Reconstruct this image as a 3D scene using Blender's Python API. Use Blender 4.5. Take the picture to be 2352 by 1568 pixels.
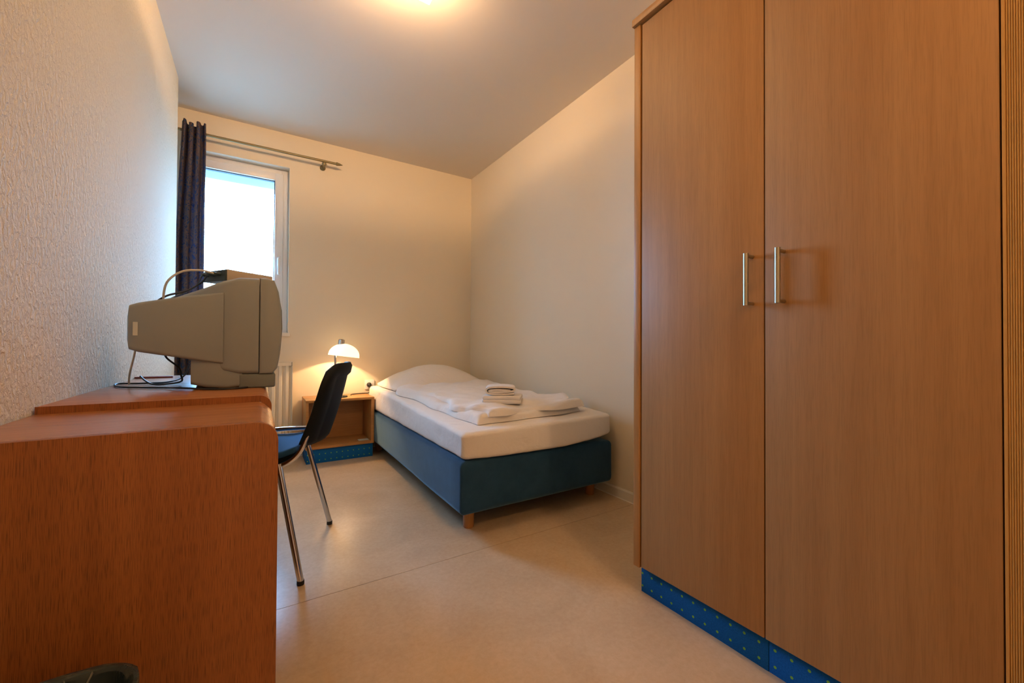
import bpy, bmesh, math, random
from mathutils import Vector, Matrix, noise
random.seed(7)
PI = math.pi
S = bpy.context.scene
COL = S.collection
for o in list(bpy.data.objects):
    bpy.data.objects.remove(o)

# ---------------------------------------------------------------- camera, world, exposure
CAM_Z = 0.88
def cam_axes(yaw, pitch, roll):
    y, p, r = [math.radians(a) for a in (yaw, pitch, roll)]
    f = Vector((math.sin(y)*math.cos(p), math.cos(y)*math.cos(p), math.sin(p)))
    rt = Vector((math.cos(y), -math.sin(y), 0)); up = rt.cross(f)
    return rt*math.cos(r)+up*math.sin(r), up*math.cos(r)-rt*math.sin(r), f
rt, up, fw = cam_axes(32.238, 0.627, 0.313)
cd = bpy.data.cameras.new('camera'); cam = bpy.data.objects.new('camera', cd); COL.objects.link(cam)
cd.sensor_width = 36; cd.lens = 934.5/2352*36; cd.clip_start = 0.02
M = Matrix((rt, up, -fw)).transposed().to_4x4(); M.translation = Vector((0, 0, CAM_Z))
cam.matrix_world = M
S.camera = cam
S.view_settings.view_transform = 'Standard'; S.view_settings.look = 'None'
S.view_settings.gamma = 1; S.view_settings.use_curve_mapping = False
S.view_settings.exposure = 0.09

W = bpy.data.worlds.new('sky'); S.world = W; W.use_nodes = True
bg = W.node_tree.nodes['Background']
bg.inputs[0].default_value = (0.29, 0.56, 1.0, 1); bg.inputs[1].default_value = 52.0

LAMP_W = 58.0        # ceiling fixture (upward bulbs)
GLASS_E = 7.0        # glow of the ceiling glass
BED_LAMP_W = 22.0
HALL_W = 30.0
WARM = (1.0, 0.60, 0.30)

# window portal
def light(name, kind, loc, energy, color, **kw):
    l = bpy.data.lights.new(name, kind); l.energy = energy; l.color = color
    for k, v in kw.items():
        if k != 'rot': setattr(l, k, v)
    o = bpy.data.objects.new(name, l); o.location = loc; COL.objects.link(o)
    if 'rot' in kw: o.rotation_euler = kw['rot']
    return o
po = light('window_portal', 'AREA', (-0.12, 3.975, 1.62), 1, (1, 1, 1), shape='RECTANGLE', size=0.72, size_y=1.3, rot=(-PI/2, 0, 0))
po.data.cycles.is_portal = True

# ---------------------------------------------------------------- helpers
def srgb(h):
    def c(v):
        v /= 255.
        return v/12.92 if v <= .04045 else ((v+.055)/1.055)**2.4
    return (c(h[0]), c(h[1]), c(h[2]), 1)

def link(name, me, mat, parent=None):
    o = bpy.data.objects.new(name, me); COL.objects.link(o)
    if mat is not None and not me.materials: me.materials.append(mat)
    if parent is not None: o.parent = parent
    return o
def obj(name, bm, mat, parent=None, smooth=True, angle=38):
    bmesh.ops.recalc_face_normals(bm, faces=bm.faces)
    me = bpy.data.meshes.new(name); 
    if parent is not None:
        w = Vector((0, 0, 0)); p = parent
        while p is not None: w += p.location; p = p.parent
        bm.transform(Matrix.Translation(-w))
    bm.to_mesh(me); bm.free()
    if smooth:
        me.polygons.foreach_set('use_smooth', [True]*len(me.polygons))
        me.set_sharp_from_angle(angle=math.radians(angle))
    return link(name, me, mat, parent)
def tag(o, label=None, cat=None, group=None, kind=None):
    if label: o['label'] = label
    if cat: o['category'] = cat
    if group: o['group'] = group
    if kind: o['kind'] = kind
    return o
def thing(name, label, cat, loc=(0, 0, 0), group=None):
    o = bpy.data.objects.new(name, None); o.location = loc; o.empty_display_size = .05
    COL.objects.link(o); return tag(o, label, cat, group)
def struct(name, bm, mat, smooth=False):
    return tag(obj(name, bm, mat, None, smooth), kind='structure')

def BM(): return bmesh.new()
def merge(bm, other):
    me = bpy.data.meshes.new('tmp'); other.to_mesh(me); other.free(); bm.from_mesh(me); bpy.data.meshes.remove(me)
def box(bm, x0, x1, y0, y1, z0, z1, bev=0, seg=2):
    t = bmesh.new(); bmesh.ops.create_cube(t, size=1)
    for v in t.verts:
        v.co = Vector(((x0+x1)/2+v.co.x*(x1-x0), (y0+y1)/2+v.co.y*(y1-y0), (z0+z1)/2+v.co.z*(z1-z0)))
    if bev: bmesh.ops.bevel(t, geom=t.edges[:], offset=bev, segments=seg, affect='EDGES', profile=.5)
    merge(bm, t); return bm
def Box(*a, **k): return box(BM(), *a, **k)
def prism(pts, axis, a, b, bev=0, seg=2):
    """extrude a 2D outline along axis from a to b"""
    t = bmesh.new()
    def P(p, h):
        return {'x': (h, p[0], p[1]), 'y': (p[0], h, p[1]), 'z': (p[0], p[1], h)}[axis]
    A = [t.verts.new(P(p, a)) for p in pts]; B = [t.verts.new(P(p, b)) for p in pts]
    fa = t.faces.new(A); fb = t.faces.new(B[::-1])
    for i in range(len(pts)):
        j = (i+1) % len(pts); t.faces.new((A[i], B[i], B[j], A[j]))
    bmesh.ops.recalc_face_normals(t, faces=t.faces)
    if bev:
        es = list(fa.edges)+list(fb.edges)
        bmesh.ops.bevel(t, geom=es, offset=bev, segments=seg, affect='EDGES', profile=.5)
    return t
def rrect(x0, x1, y0, y1, r, n=5, rs=None):
    rs = rs or [r]*4   # corners: (x1,y0),(x1,y1),(x0,y1),(x0,y0)
    out = []
    for k, (cx, cy, a0) in enumerate(((x1, y0, -90), (x1, y1, 0), (x0, y1, 90), (x0, y0, 180))):
        q = rs[k]; sx = -1 if cx == x1 else 1; sy = 1 if cy == y0 else -1
        if q < 1e-5: out.append((cx, cy)); continue
        for i in range(n+1):
            a = math.radians(a0+90*i/n); out.append((cx+sx*q+q*math.cos(a), cy+sy*q+q*math.sin(a)))
    return out
def catmull(pts, n=8):
    P = [Vector(p) for p in pts]; out = []
    for i in range(len(P)-1):
        p0 = P[max(i-1, 0)]; p1 = P[i]; p2 = P[i+1]; p3 = P[min(i+2, len(P)-1)]
        for k in range(n):
            t = k/n
            out.append(.5*((2*p1)+(p2-p0)*t+(2*p0-5*p1+4*p2-p3)*t*t+(3*p1-p0-3*p2+p3)*t**3))
    out.append(P[-1]); return out
def tube(bm, pts, r, n=10, smooth=0, ends=True, r2=None, flat=None):
    """sweep a circle (or ellipse r x flat) along pts"""
    P = catmull(pts, smooth) if smooth else [Vector(p) for p in pts]
    m = len(P); ref = None; rings = []
    for i, p in enumerate(P):
        d = (P[min(i+1, m-1)]-P[max(i-1, 0)]).normalized()
        if ref is None:
            ref = Vector((0, 0, 1)) if abs(d.z) < .9 else Vector((1, 0, 0))
        u = (ref-d*ref.dot(d)).normalized(); w = d.cross(u); ref = u
        rr = r if r2 is None else r+(r2-r)*i/(m-1)
        rings.append([bm.verts.new(p+u*rr*math.cos(2*PI*k/n)+w*(flat or rr)*math.sin(2*PI*k/n)) for k in range(n)])
    for a, b in zip(rings, rings[1:]):
        for k in range(n): bm.faces.new((a[k], a[(k+1) % n], b[(k+1) % n], b[k]))
    if ends: bm.faces.new(rings[0][::-1]); bm.faces.new(rings[-1])
    return bm
def lathe(bm, prof, c, n=32, axis=Vector((0, 0, 1)), closed=False):
    """prof = [(radius, height)]"""
    axis = axis.normalized(); ref = Vector((1, 0, 0)) if abs(axis.x) < .9 else Vector((0, 1, 0))
    u = (ref-axis*ref.dot(axis)).normalized(); w = axis.cross(u); c = Vector(c); rings = []
    for r, h in prof:
        if r < 1e-6: rings.append([bm.verts.new(c+axis*h)])
        else: rings.append([bm.verts.new(c+axis*h+(u*math.cos(2*PI*k/n)+w*math.sin(2*PI*k/n))*r) for k in range(n)])
    for a, b in zip(rings, rings[1:]):
        for k in range(n):
            k2 = (k+1) % n
            if len(a) == 1 and len(b) == 1: continue
            if len(a) == 1: bm.faces.new((a[0], b[k2], b[k]))
            elif len(b) == 1: bm.faces.new((a[k], a[k2], b[0]))
            else: bm.faces.new((a[k], a[k2], b[k2], b[k]))
    return bm
def loft(bm, secs, n=4):
    """secs along x: (x, y0, y1, z0, z1, r)"""
    rings = []
    for x, y0, y1, z0, z1, r in secs:
        rings.append([bm.verts.new((x, a, b)) for a, b in rrect(y0, y1, z0, z1, r, n)])
    for a, b in zip(rings, rings[1:]):
        m = len(a)
        for k in range(m): bm.faces.new((a[k], a[(k+1) % m], b[(k+1) % m], b[k]))
    bm.faces.new(rings[0]); bm.faces.new(rings[-1][::-1]); return bm
def rbox(x0, x1, y0, y1, z0, z1, r, n=(8, 8, 3), k=4, deform=None, rz=None):
    """rounded box from a subdivided cube; deform(Vector)->Vector"""
    rz = rz or r
    def axis(a, b, q, m):
        L = [a+q*(1-math.cos(PI/2*i/k)) for i in range(k)]
        L += [a+q+(b-a-2*q)*i/m for i in range(m+1)]
        L += [b-q*(1-math.cos(PI/2*(k-1-i)/k)) for i in range(k)]
        return L
    X = axis(x0, x1, r, n[0]); Y = axis(y0, y1, r, n[1]); Z = axis(z0, z1, rz, n[2])
    bm = bmesh.new(); V = {}
    nx, ny, nz = len(X)-1, len(Y)-1, len(Z)-1
    def vert(i, j, l):
        key = (i, j, l)
        if key not in V:
            p = Vector((X[i], Y[j], Z[l]))
            q = Vector((min(max(p.x, x0+r), x1-r), min(max(p.y, y0+r), y1-r), min(max(p.z, z0+rz), z1-rz)))
            d = p-q; d = Vector((d.x/r, d.y/r, d.z/rz))
            if d.length > 1e-9:
                mx = max(abs(c) for c in d)
                # map cube shell to sphere shell
                dn = d.normalized()*mx; p = q+Vector((dn.x*r, dn.y*r, dn.z*rz))
            if deform: p = deform(p)
            V[key] = bm.verts.new(p)
        return V[key]
    for i in range(nx):
        for j in range(ny):
            for l in (0, nz):
                bm.faces.new((vert(i, j, l), vert(i+1, j, l), vert(i+1, j+1, l), vert(i, j+1, l)))
    for i in range(nx):
        for l in range(nz):
            for j in (0, ny):
                bm.faces.new((vert(i, j, l), vert(i+1, j, l), vert(i+1, j, l+1), vert(i, j, l+1)))
    for j in range(ny):
        for l in range(nz):
            for i in (0, nx):
                bm.faces.new((vert(i, j, l), vert(i, j+1, l), vert(i, j+1, l+1), vert(i, j, l+1)))
    return bm
def nz3(x, y, z=0.): return noise.noise(Vector((x, y, z)))

# ---------------------------------------------------------------- materials
def mat(name, color=(.8, .8, .8, 1), rough=.5, metal=0, spec=.5, **kw):
    m = bpy.data.materials.new(name); m.use_nodes = True
    b = m.node_tree.nodes['Principled BSDF']
    b.inputs['Base Color'].default_value = color; b.inputs['Roughness'].default_value = rough
    b.inputs['Metallic'].default_value = metal; b.inputs['Specular IOR Level'].default_value = spec
    for k, v in kw.items(): b.inputs[k].default_value = v
    return m
class N:
    def __init__(s, m): s.m = m; s.t = m.node_tree; s.b = s.t.nodes['Principled BSDF']
    def new(s, t, **kw):
        n = s.t.nodes.new(t)
        for k, v in kw.items(): setattr(n, k, v)
        return n
    def l(s, a, b): s.t.links.new(a, b)
    def coords(s, scale=(1, 1, 1), kind='Object'):
        tc = s.new('ShaderNodeTexCoord'); mp = s.new('ShaderNodeMapping'); mp.inputs['Scale'].default_value = scale
        s.l(tc.outputs[kind], mp.inputs['Vector']); return mp.outputs[0]
    def noise(s, vec, scale=1, detail=3, rough=.55, dist=0):
        n = s.new('ShaderNodeTexNoise'); n.inputs['Scale'].default_value = scale; n.inputs['Detail'].default_value = detail
        n.inputs['Roughness'].default_value = rough; n.inputs['Distortion'].default_value = dist
        s.l(vec, n.inputs['Vector']); return n.outputs['Fac']
    def ramp(s, fac, stops):
        r = s.new('ShaderNodeValToRGB'); e = r.color_ramp.elements
        while len(e) < len(stops): e.new(.5)
        for el, (p, c) in zip(e, stops): el.position = p; el.color = c
        s.l(fac, r.inputs[0]); return r.outputs[0]
    def math(s, op, a, b=None, c=None):
        n = s.new('ShaderNodeMath', operation=op)
        for i, v in enumerate((a, b, c)):
            if v is None: continue
            if isinstance(v, (int, float)): n.inputs[i].default_value = v
            else: s.l(v, n.inputs[i])
        return n.outputs[0]
    def mix(s, fac, a, b, mode='MIX'):
        n = s.new('ShaderNodeMix', data_type='RGBA', blend_type=mode)
        if isinstance(fac, (int, float)): n.inputs[0].default_value = fac
        else: s.l(fac, n.inputs[0])
        for i, v in ((6, a), (7, b)):
            if isinstance(v, tuple): n.inputs[i].default_value = v
            else: s.l(v, n.inputs[i])
        return n.outputs[2]
    def bump(s, h, strength=.3, dist=.002):
        n = s.new('ShaderNodeBump'); n.inputs['Strength'].default_value = strength; n.inputs['Distance'].default_value = dist
        s.l(h, n.inputs['Height']); s.l(n.outputs[0], s.b.inputs['Normal']); return n
    def color(s, c): s.l(c, s.b.inputs['Base Color'])

WALLC = (0.81, 0.725, 0.575, 1)
m_wall = mat('plaster_paint', WALLC, .85, spec=.2)
n = N(m_wall); v = n.coords(); n.bump(n.noise(v, 160, 3, .6), .22, .002)
m_wallL = mat('woodchip_paint', (.83, .735, .55, 1), .85, spec=.2)
n = N(m_wallL); v = n.coords((1, 1, .62)); a = n.noise(v, 80, 4, .62, .6)
n.bump(n.ramp(a, [(.38, (0, 0, 0, 1)), (.66, (1, 1, 1, 1))]), 0.85, .0034)
m_ceil = mat('ceiling_paint', (0.79, 0.715, 0.61, 1), .9, spec=.15)
n = N(m_ceil); v = n.coords(); n.bump(n.noise(v, 120, 2), .08, .001)
m_white = mat('white_paint', (0.78, 0.75, 0.68, 1), .5)
m_pvc = mat('white_pvc', (0.80, 0.80, 0.80, 1), .35)
m_gasket = mat('black_gasket', (0.015, 0.03, 0.035, 1), .6)

m_floor = mat('linoleum', (.5, .36, .22, 1), .33, spec=.6)
n = N(m_floor); v = n.coords()
big = n.noise(v, 3.2, 5, .6, .8); fine = n.noise(v, 60, 4, .7, .3)
c1 = n.ramp(big, [(.3, (.56, .415, .265, 1)), (.7, (.65, .49, .325, 1))])
c2 = n.ramp(fine, [(.30, (.90, .885, .86, 1)), (.66, (1, 1, 1, 1))])
n.color(n.mix(1.0, c1, c2, 'MULTIPLY'))
r_ = n.math('MULTIPLY_ADD', fine, .05, .235); n.l(r_, n.b.inputs['Roughness'])
n.bump(n.noise(n.coords((1, 1, 1)), 22, 3, .5), .08, .002)

def wood(name, dark, mid, lite, sc, rough=.38, pore=.35, porescale=1, bump=.05):
    m = mat(name, mid, rough, spec=.35); n = N(m)
    tc = n.new('ShaderNodeTexCoord')
    def mp(s_):
        q = n.new('ShaderNodeMapping'); q.inputs['Scale'].default_value = s_; n.l(tc.outputs['Object'], q.inputs['Vector']); return q.outputs[0]
    a = n.noise(mp(tuple(k*9 for k in sc)), 1, 4, .55, .5)
    b = n.noise(mp(tuple(k*70 if k > .5 else k*40 for k in sc)), 1, 3, .6, .3)
    p = n.noise(mp(tuple(k*380*porescale if k > .5 else k*230*porescale for k in sc)), 1, 2, .5)
    base = n.ramp(a, [(.28, dark), (.5, mid), (.74, lite)])
    f2 = n.ramp(b, [(.35, (.93, .92, .90, 1)), (.65, (1.02, 1.02, 1.01, 1))])
    f3 = n.ramp(p, [(.38, (1-pore, 1-pore, 1-pore, 1)), (.50, (1, 1, 1, 1))])
    n.color(n.mix(1., n.mix(1., base, f2, 'MULTIPLY'), f3, 'MULTIPLY'))
    n.bump(p, bump, .0006); return m
m_beech = wood('beech_veneer', (.38, .195, .070, 1), (.415, .22, .082, 1), (.445, .242, .093, 1), (1, 1, .045), .5, .10, 1.6)
m_beech_edge = wood('beech_edge', (.40, .19, .056, 1), (.44, .22, .067, 1), (.47, .24, .078, 1), (1, 1, .04), .4, .1, 1)
m_beech_h = wood('beech_veneer_level', (.39, .19, .062, 1), (.45, .23, .078, 1), (.5, .26, .09, 1), (.045, 1, 1), .35, .12, 1)
m_groove = wood('grooved_pine', (.50, .26, .065, 1), (.55, .30, .08, 1), (.60, .33, .09, 1), (1, 1, .04), .45, .08, 1)
m_oak = wood('stained_oak_end', (.28, .092, .024, 1), (.34, .118, .032, 1), (.38, .14, .04, 1), (1, 1, .035), .40, .42, 3.2, .10)
m_oaktop = wood('stained_oak_top', (.38, .145, .052, 1), (.43, .17, .06, 1), (.47, .19, .07, 1), (.035, 1, 1), .26, .15, 1)
m_legwood = wood('leg_beech', (.38, .17, .05, 1), (.43, .2, .06, 1), (.47, .22, .07, 1), (1, 1, .05), .4, .1, 1)

# blue plinth cloth with a grid of green dots (flat print)
m_plinth = mat('blue_dotted_laminate', (.01, .07, .24, 1), .7, spec=.12)
n = N(m_plinth); tc = n.new('ShaderNodeTexCoord'); sx = n.new('ShaderNodeSeparateXYZ'); n.l(tc.outputs['Object'], sx.inputs[0])
hor = n.math('ADD', sx.outputs[0], sx.outputs[1])
fu = n.math('SUBTRACT', n.math('FRACT', n.math('DIVIDE', hor, .040)), .5)
fv = n.math('SUBTRACT', n.math('FRACT', n.math('DIVIDE', n.math('ADD', sx.outputs[2], .0), .044)), .5)
rr = n.math('ADD', n.math('MULTIPLY', n.math('MULTIPLY', fu, fu), .0016), n.math('MULTIPLY', n.math('MULTIPLY', fv, fv), .0019))
dot = n.math('LESS_THAN', rr, .0038**2)
weave = n.ramp(n.noise(n.coords(), 260, 2), [(.3, (.004, .095, .33, 1)), (.7, (.007, .13, .46, 1))])
n.color(n.mix(dot, weave, (.22, .50, .07, 1)))

m_chrome = mat('chrome', (.72, .70, .68, 1), .10, 1.0)
m_nickel = mat('brushed_nickel', (.44, .42, .34, 1), .34, 1.0)
m_brass = mat('aged_brass', (.27, .225, .125, 1), .5, .75)
m_blackp = mat('black_plastic', (.006, .009, .010, 1), .6, spec=.15)
n = N(m_blackp); n.bump(n.noise(n.coords(), 700, 2), .12, .0006)
m_rubber = mat('black_rubber', (.01, .01, .011, 1), .6)
m_bluefab = mat('blue_upholstery', (.022, .085, .20, 1), .9, spec=.2)
n = N(m_bluefab); n.bump(n.noise(n.coords(), 900, 2), .3, .001)
m_velour = mat('slate_blue_velour', (.05, .105, .15, 1), .92, spec=.15)
n = N(m_velour); c = n.ramp(n.noise(n.coords(), 14, 5, .65), [(.3, (.014, .050, .105, 1)), (.7, (.022, .068, .14, 1))]); n.color(c)
n.b.inputs['Sheen Weight'].default_value = .75; n.b.inputs['Sheen Roughness'].default_value = .35; n.b.inputs['Sheen Tint'].default_value = (.45, .75, 1, 1); n.bump(n.noise(n.coords(), 500, 2), .2, .001)
m_linen = mat('white_linen', (.80, .76, .72, 1), .85, spec=.15)
n = N(m_linen); n.bump(n.noise(n.coords((1, 1.5, 1)), 8, 5, .58, 1.2), .42, .014)
m_terry = mat('white_terry', (.78, .74, .70, 1), .95, spec=.1)
n = N(m_terry); n.bump(n.noise(n.coords(), 420, 2, .6), .7, .002)
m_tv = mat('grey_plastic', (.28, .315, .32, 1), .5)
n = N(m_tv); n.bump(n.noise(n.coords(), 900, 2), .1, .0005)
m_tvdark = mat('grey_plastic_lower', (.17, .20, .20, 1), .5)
m_screen = mat('tv_glass', (.02, .025, .025, 1), .08)
m_label = mat('paper_white', (.62, .66, .62, 1), .6)
m_stb = mat('beige_metal_box', (.50, .42, .33, 1), .45)
m_stbback = mat('dark_back_panel', (.03, .05, .055, 1), .5)
m_cablew = mat('cable_white', (.62, .58, .48, 1), .5)
m_cableb = mat('cable_black', (.012, .014, .016, 1), .45)
m_red = mat('red_brown_edge', (.20, .035, .02, 1), .5)
m_rad = mat('radiator_enamel', (.78, .72, .60, 1), .35)
m_bin = mat('dark_bin_plastic', (.02, .03, .03, 1), .4)

# curtain: slate blue cloth with brown ornament
m_curt = mat('patterned_curtain', (.05, .07, .11, 1), .9, spec=.1)
n = N(m_curt); v = n.coords((1.0, 1.0, .55))
o1 = n.noise(v, 26, 4, .6, 3.5)
c = n.ramp(o1, [(.42, (.06, .11, .23, 1)), (.47, (.20, .145, .135, 1)), (.56, (.23, .17, .155, 1)), (.60, (.05, .085, .18, 1))])
n.color(c)
# thin cloth lets some daylight through
tr = n.new('ShaderNodeBsdfTranslucent'); n.l(c, tr.inputs[0]); mx = n.new('ShaderNodeMixShader'); mx.inputs[0].default_value = .45
out = n.t.nodes['Material Output']; n.l(n.b.outputs[0], mx.inputs[1]); n.l(tr.outputs[0], mx.inputs[2]); n.l(mx.outputs[0], out.inputs[0])

def glow(name, color, strength, base=(.9, .85, .75, 1)):
    m = mat(name, base, .3); b = m.node_tree.nodes['Principled BSDF']
    b.inputs['Emission Color'].default_value = (*color, 1); b.inputs['Emission Strength'].default_value = strength; return m
m_dish = glow('opal_glass_lit', (1.0, .72, .42), GLASS_E)
m_shade = glow('opal_shade_lit', (1.0, .74, .40), 1.7)
m_bulb = glow('bulb', (1.0, .72, .42), 12)

m_pane = bpy.data.materials.new('window_glass'); m_pane.use_nodes = True
n = N(m_pane); t = n.t; out = t.nodes['Material Output']
tp = n.new('ShaderNodeBsdfTransparent'); tp.inputs[0].default_value = (.93, .97, .96, 1)
gl = n.new('ShaderNodeBsdfGlossy'); gl.inputs['Roughness'].default_value = .02
mx = n.new('ShaderNodeMixShader'); fr = n.new('ShaderNodeFresnel'); fr.inputs[0].default_value = 1.45
n.l(n.math('MULTIPLY', fr.outputs[0], .6), mx.inputs[0]); n.l(tp.outputs[0], mx.inputs[1]); n.l(gl.outputs[0], mx.inputs[2]); n.l(mx.outputs[0], out.inputs[0])

m_liner = bpy.data.materials.new('grey_bin_liner'); m_liner.use_nodes = True
n = N(m_liner); n.b.inputs['Base Color'].default_value = (.05, .07, .075, 1); n.b.inputs['Roughness'].default_value = .3
tp = n.new('ShaderNodeBsdfTransparent'); tp.inputs[0].default_value = (.75, .8, .8, 1); mx = n.new('ShaderNodeMixShader'); mx.inputs[0].default_value = .62
n.l(tp.outputs[0], mx.inputs[1]); n.l(n.b.outputs[0], mx.inputs[2]); n.l(mx.outputs[0], n.t.nodes['Material Output'].inputs[0])
n.bump(n.noise(n.coords((1, 1, .3)), 60, 3, .6, 1.5), .6, .004)
m_ground = mat('outdoor_paving', (.28, .28, .26, 1), .9)
m_leaf = mat('tree_foliage', (.06, .12, .05, 1), .8)
m_bark = mat('tree_bark', (.12, .09, .06, 1), .9)

# ---------------------------------------------------------------- room shell
XL, XR, D, H = -.424, 1.809, 3.644, 2.541
YL = 3.25; XA = -.60; YF = -1.4
WX0, WX1, WZ0, WZ1 = -.462, .215, .97, 2.274      # window opening
# floor: two linoleum sheets with a recessed welded seam
SEAM = 1.565
fl = BM(); box(fl, XA-.2, XR+.2, YF-.2, D+.3, -.12, -.003); floor = struct('floor', fl, mat('seam_weld', (.30, .20, .12, 1), .5))
for a, b in ((YF-.02, SEAM-.0012), (SEAM+.0012, D+.02)):
    obj('linoleum_sheet', Box(XA-.02, XR+.02, a, b, -.003, 0), m_floor, floor, smooth=False)
struct('ceiling', Box(XA-.2, XR+.2, YF-.2, D+.32, H, H+.15), m_ceil)
struct('wall_left', Box(XL-.45, XL, YF-.05, YL, 0, H), m_wallL)
struct('wall_alcove', Box(XA-.15, XA, YL, D+.02, 0, H), m_wall).name = 'wall_recess'
struct('wall_right', Box(XR, XR+.15, YF-.05, D+.02, 0, H), m_wall)
struct('wall_front', Box(XA-.1, XR+.1, YF-.2, YF, 0, H), m_wall)
wb = BM()
box(wb, XA-.15, WX0, D, D+.32, 0, H); box(wb, WX1, XR+.15, D, D+.32, 0, H)
box(wb, WX0, WX1, D, D+.32, 0, WZ0); box(wb, WX0, WX1, D, D+.32, WZ1, H)
struct('wall_back', wb, m_wall)
# skirting
def skirting(name, x0, x1, y0, y1, side):
    t = .012
    if side == 'right': pr = prism([(x1, 0), (x1, .058), (x1-.006, .058), (x1-t, .050), (x1-t, .004), (x1-t-.004, 0)], 'y', y0, y1)
    else: pr = prism([(y1, 0), (y1, .058), (y1-.006, .058), (y1-t, .050), (y1-t, .004), (y1-t-.004, 0)], 'x', x0, x1)
    struct(name, pr, m_white)
skirting('baseboard_right', 0, XR, 1.008, D, 'right')
skirting('baseboard_back', XA, XR-.016, 0, D, 'back')

# window
wn = bpy.data.objects.new('window_1', None); COL.objects.link(wn); wn.location = ((WX0+WX1)/2, D+.08, WZ0)
wn['kind'] = 'structure'
def ring(x0, x1, z0, z1, w, y0, y1, bev=.004):
    b_ = BM()
    box(b_, x0, x0+w, y0, y1, z0, z1, bev); box(b_, x1-w, x1, y0, y1, z0, z1, bev)
    box(b_, x0+w-.002, x1-w+.002, y0, y1, z0, z0+w, bev); box(b_, x0+w-.002, x1-w+.002, y0, y1, z1-w, z1, bev); return b_
obj('window_frame', ring(WX0, WX1, WZ0, WZ1, .052, D+.075, D+.145), m_pvc, wn)
obj('window_sash', ring(WX0+.038, WX1-.038, WZ0+.038, WZ1-.038, .058, D+.062, D+.125), m_pvc, wn)
gx0, gx1, gz0, gz1 = WX0+.094, WX1-.094, WZ0+.094, WZ1-.094
obj('gasket', ring(gx0, gx1, gz0, gz1, .007, D+.080, D+.11, 0), m_gasket, wn)
obj('pane', Box(gx0+.002, gx1-.002, D+.088, D+.094, gz0+.002, gz1-.002), m_pane, wn, smooth=False)
hb = BM(); hx = WX1-.066
box(hb, hx-.014, hx+.014, D+.054, D+.062, 1.50, 1.58, .004); tube(hb, [(hx, D+.056, 1.555), (hx, D+.030, 1.555), (hx, D+.022, 1.545), (hx, D+.020, 1.43)], .009, 10, 3)
obj('window_handle', hb, m_pvc, wn)
obj('window_sill', Box(WX0-.01, WX1+.012, D-.02, D+.08, WZ0-.025, WZ0+.004, .004), m_white, wn)
obj('shutter_box', Box(WX0+.002, WX1-.002, D+.20, D+.315, 2.145, WZ1-.002, .004), mat('shutter_box_grey', (.55, .62, .62, 1), .7), wn)
# outside
g = Box(-40, 40, D+.4, 80, -3.2, -3.0); tag(obj('paving', g, m_ground, None, False), kind='structure')

# door post at the right edge of the frame
dp = bpy.data.objects.new('door_1', None); COL.objects.link(dp); dp.location = (1.19, .04, 0); dp['kind'] = 'structure'
obj('door_leaf', Box(1.18, 1.215, -.80, .112, .01, 2.02, .003), mat('door_varnish', (.30, .24, .14, 1), .5), dp)
kb = BM(); box(kb, 1.160, 1.18, .085, .107, .80, .86, .003); obj('door_latch', kb, m_pvc, dp)

# ---------------------------------------------------------------- wardrobe
WXF = 1.155; WXP = 1.187; YA, YB_ = .972, .152; SPL = .562; ZD0, ZD1, ZT = .105, 2.030, 2.062
wr = thing('wardrobe', 'tall two-door beech wardrobe with blue dotted plinth against the right wall', 'wardrobe', (1.48, .56, 0))
back = XR-.012
obj('side_panel', Box(WXF-.002, back, .979, 1.006, ZD0-.005, ZD1+.004, .0015), m_beech_edge, wr)
obj('side_panel', Box(WXF+.022, back, .130, .150, ZD0, ZD1, .001), m_beech_edge, wr)
obj('top_panel', Box(WXF-.012, back, .118, 1.010, ZD1+.006, ZT, .003), m_beech_edge, wr)
obj('bottom_panel', Box(WXF+.024, back, .150, .979, ZD0+.004, ZD0+.022), m_beech_edge, wr)
obj('back_panel', Box(back-.008, back, .150, .979, ZD0+.022, ZD1+.006), m_beech_edge, wr)
def bar_handle(y, door):
    z0, z1 = .993, 1.134; x = WXF-.034; b_ = BM()
    tube(b_, [(x, y, z0), (x, y, z1)], .0068, 14)
    for z in (z0+.006, z1-.006): tube(b_, [(x, y, z), (WXF+.001, y, z)], .005, 10)
    obj('handle', b_, m_nickel, door)
d1 = obj('door', Box(WXF, WXF+.019, SPL+.0018, YA, ZD0, ZD1-.004, .0012), m_beech, wr); bar_handle(.593, d1)
d2 = obj('door', Box(WXF, WXF+.019, YB_, SPL-.0018, ZD0, ZD1-.004, .0012), m_beech, wr); bar_handle(.514, d2)
obj('plinth', Box(WXP, WXP+.016, .568, .998, 0.0, ZD0-.001, .001), m_plinth, wr)
obj('plinth', Box(WXP+.001, WXP+.017, .130, .567, 0.0, ZD0-.001, .001), m_plinth, wr)
# grooved filler strip beside the right door
pts = [(WXF+.024, .1495), (WXF-.001, .1495), (WXF-.001, .1455)]
y = .1455
while y > .122:
    pts += [(WXF+.0011, y-.0009), (WXF-.0004, y-.0019)]; y -= .0030
    pts += [(WXF-.0004, y)]
pts += [(WXF+.024, y)]
t_ = prism(pts, 'z', .004, ZD1)
obj('grooved_filler', t_, m_groove, wr, smooth=False)

# ---------------------------------------------------------------- low cabinet in front (waterfall shape) and desk behind it
DZ = .72; CX1 = .043; CY0, CY1 = .985, 1.352
cb = thing('cabinet', 'dark stained oak cabinet with rounded front edge, nearest the camera', 'cabinet', (-.2, 1.17, 0))
prof = rrect(XL+.004, CX1, .055, DZ, .04, 8, rs=[.035, .040, 0, 0])
obj('end_panel', prism(prof, 'y', CY0, CY0+.018, .0012), m_oak, cb)
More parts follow.
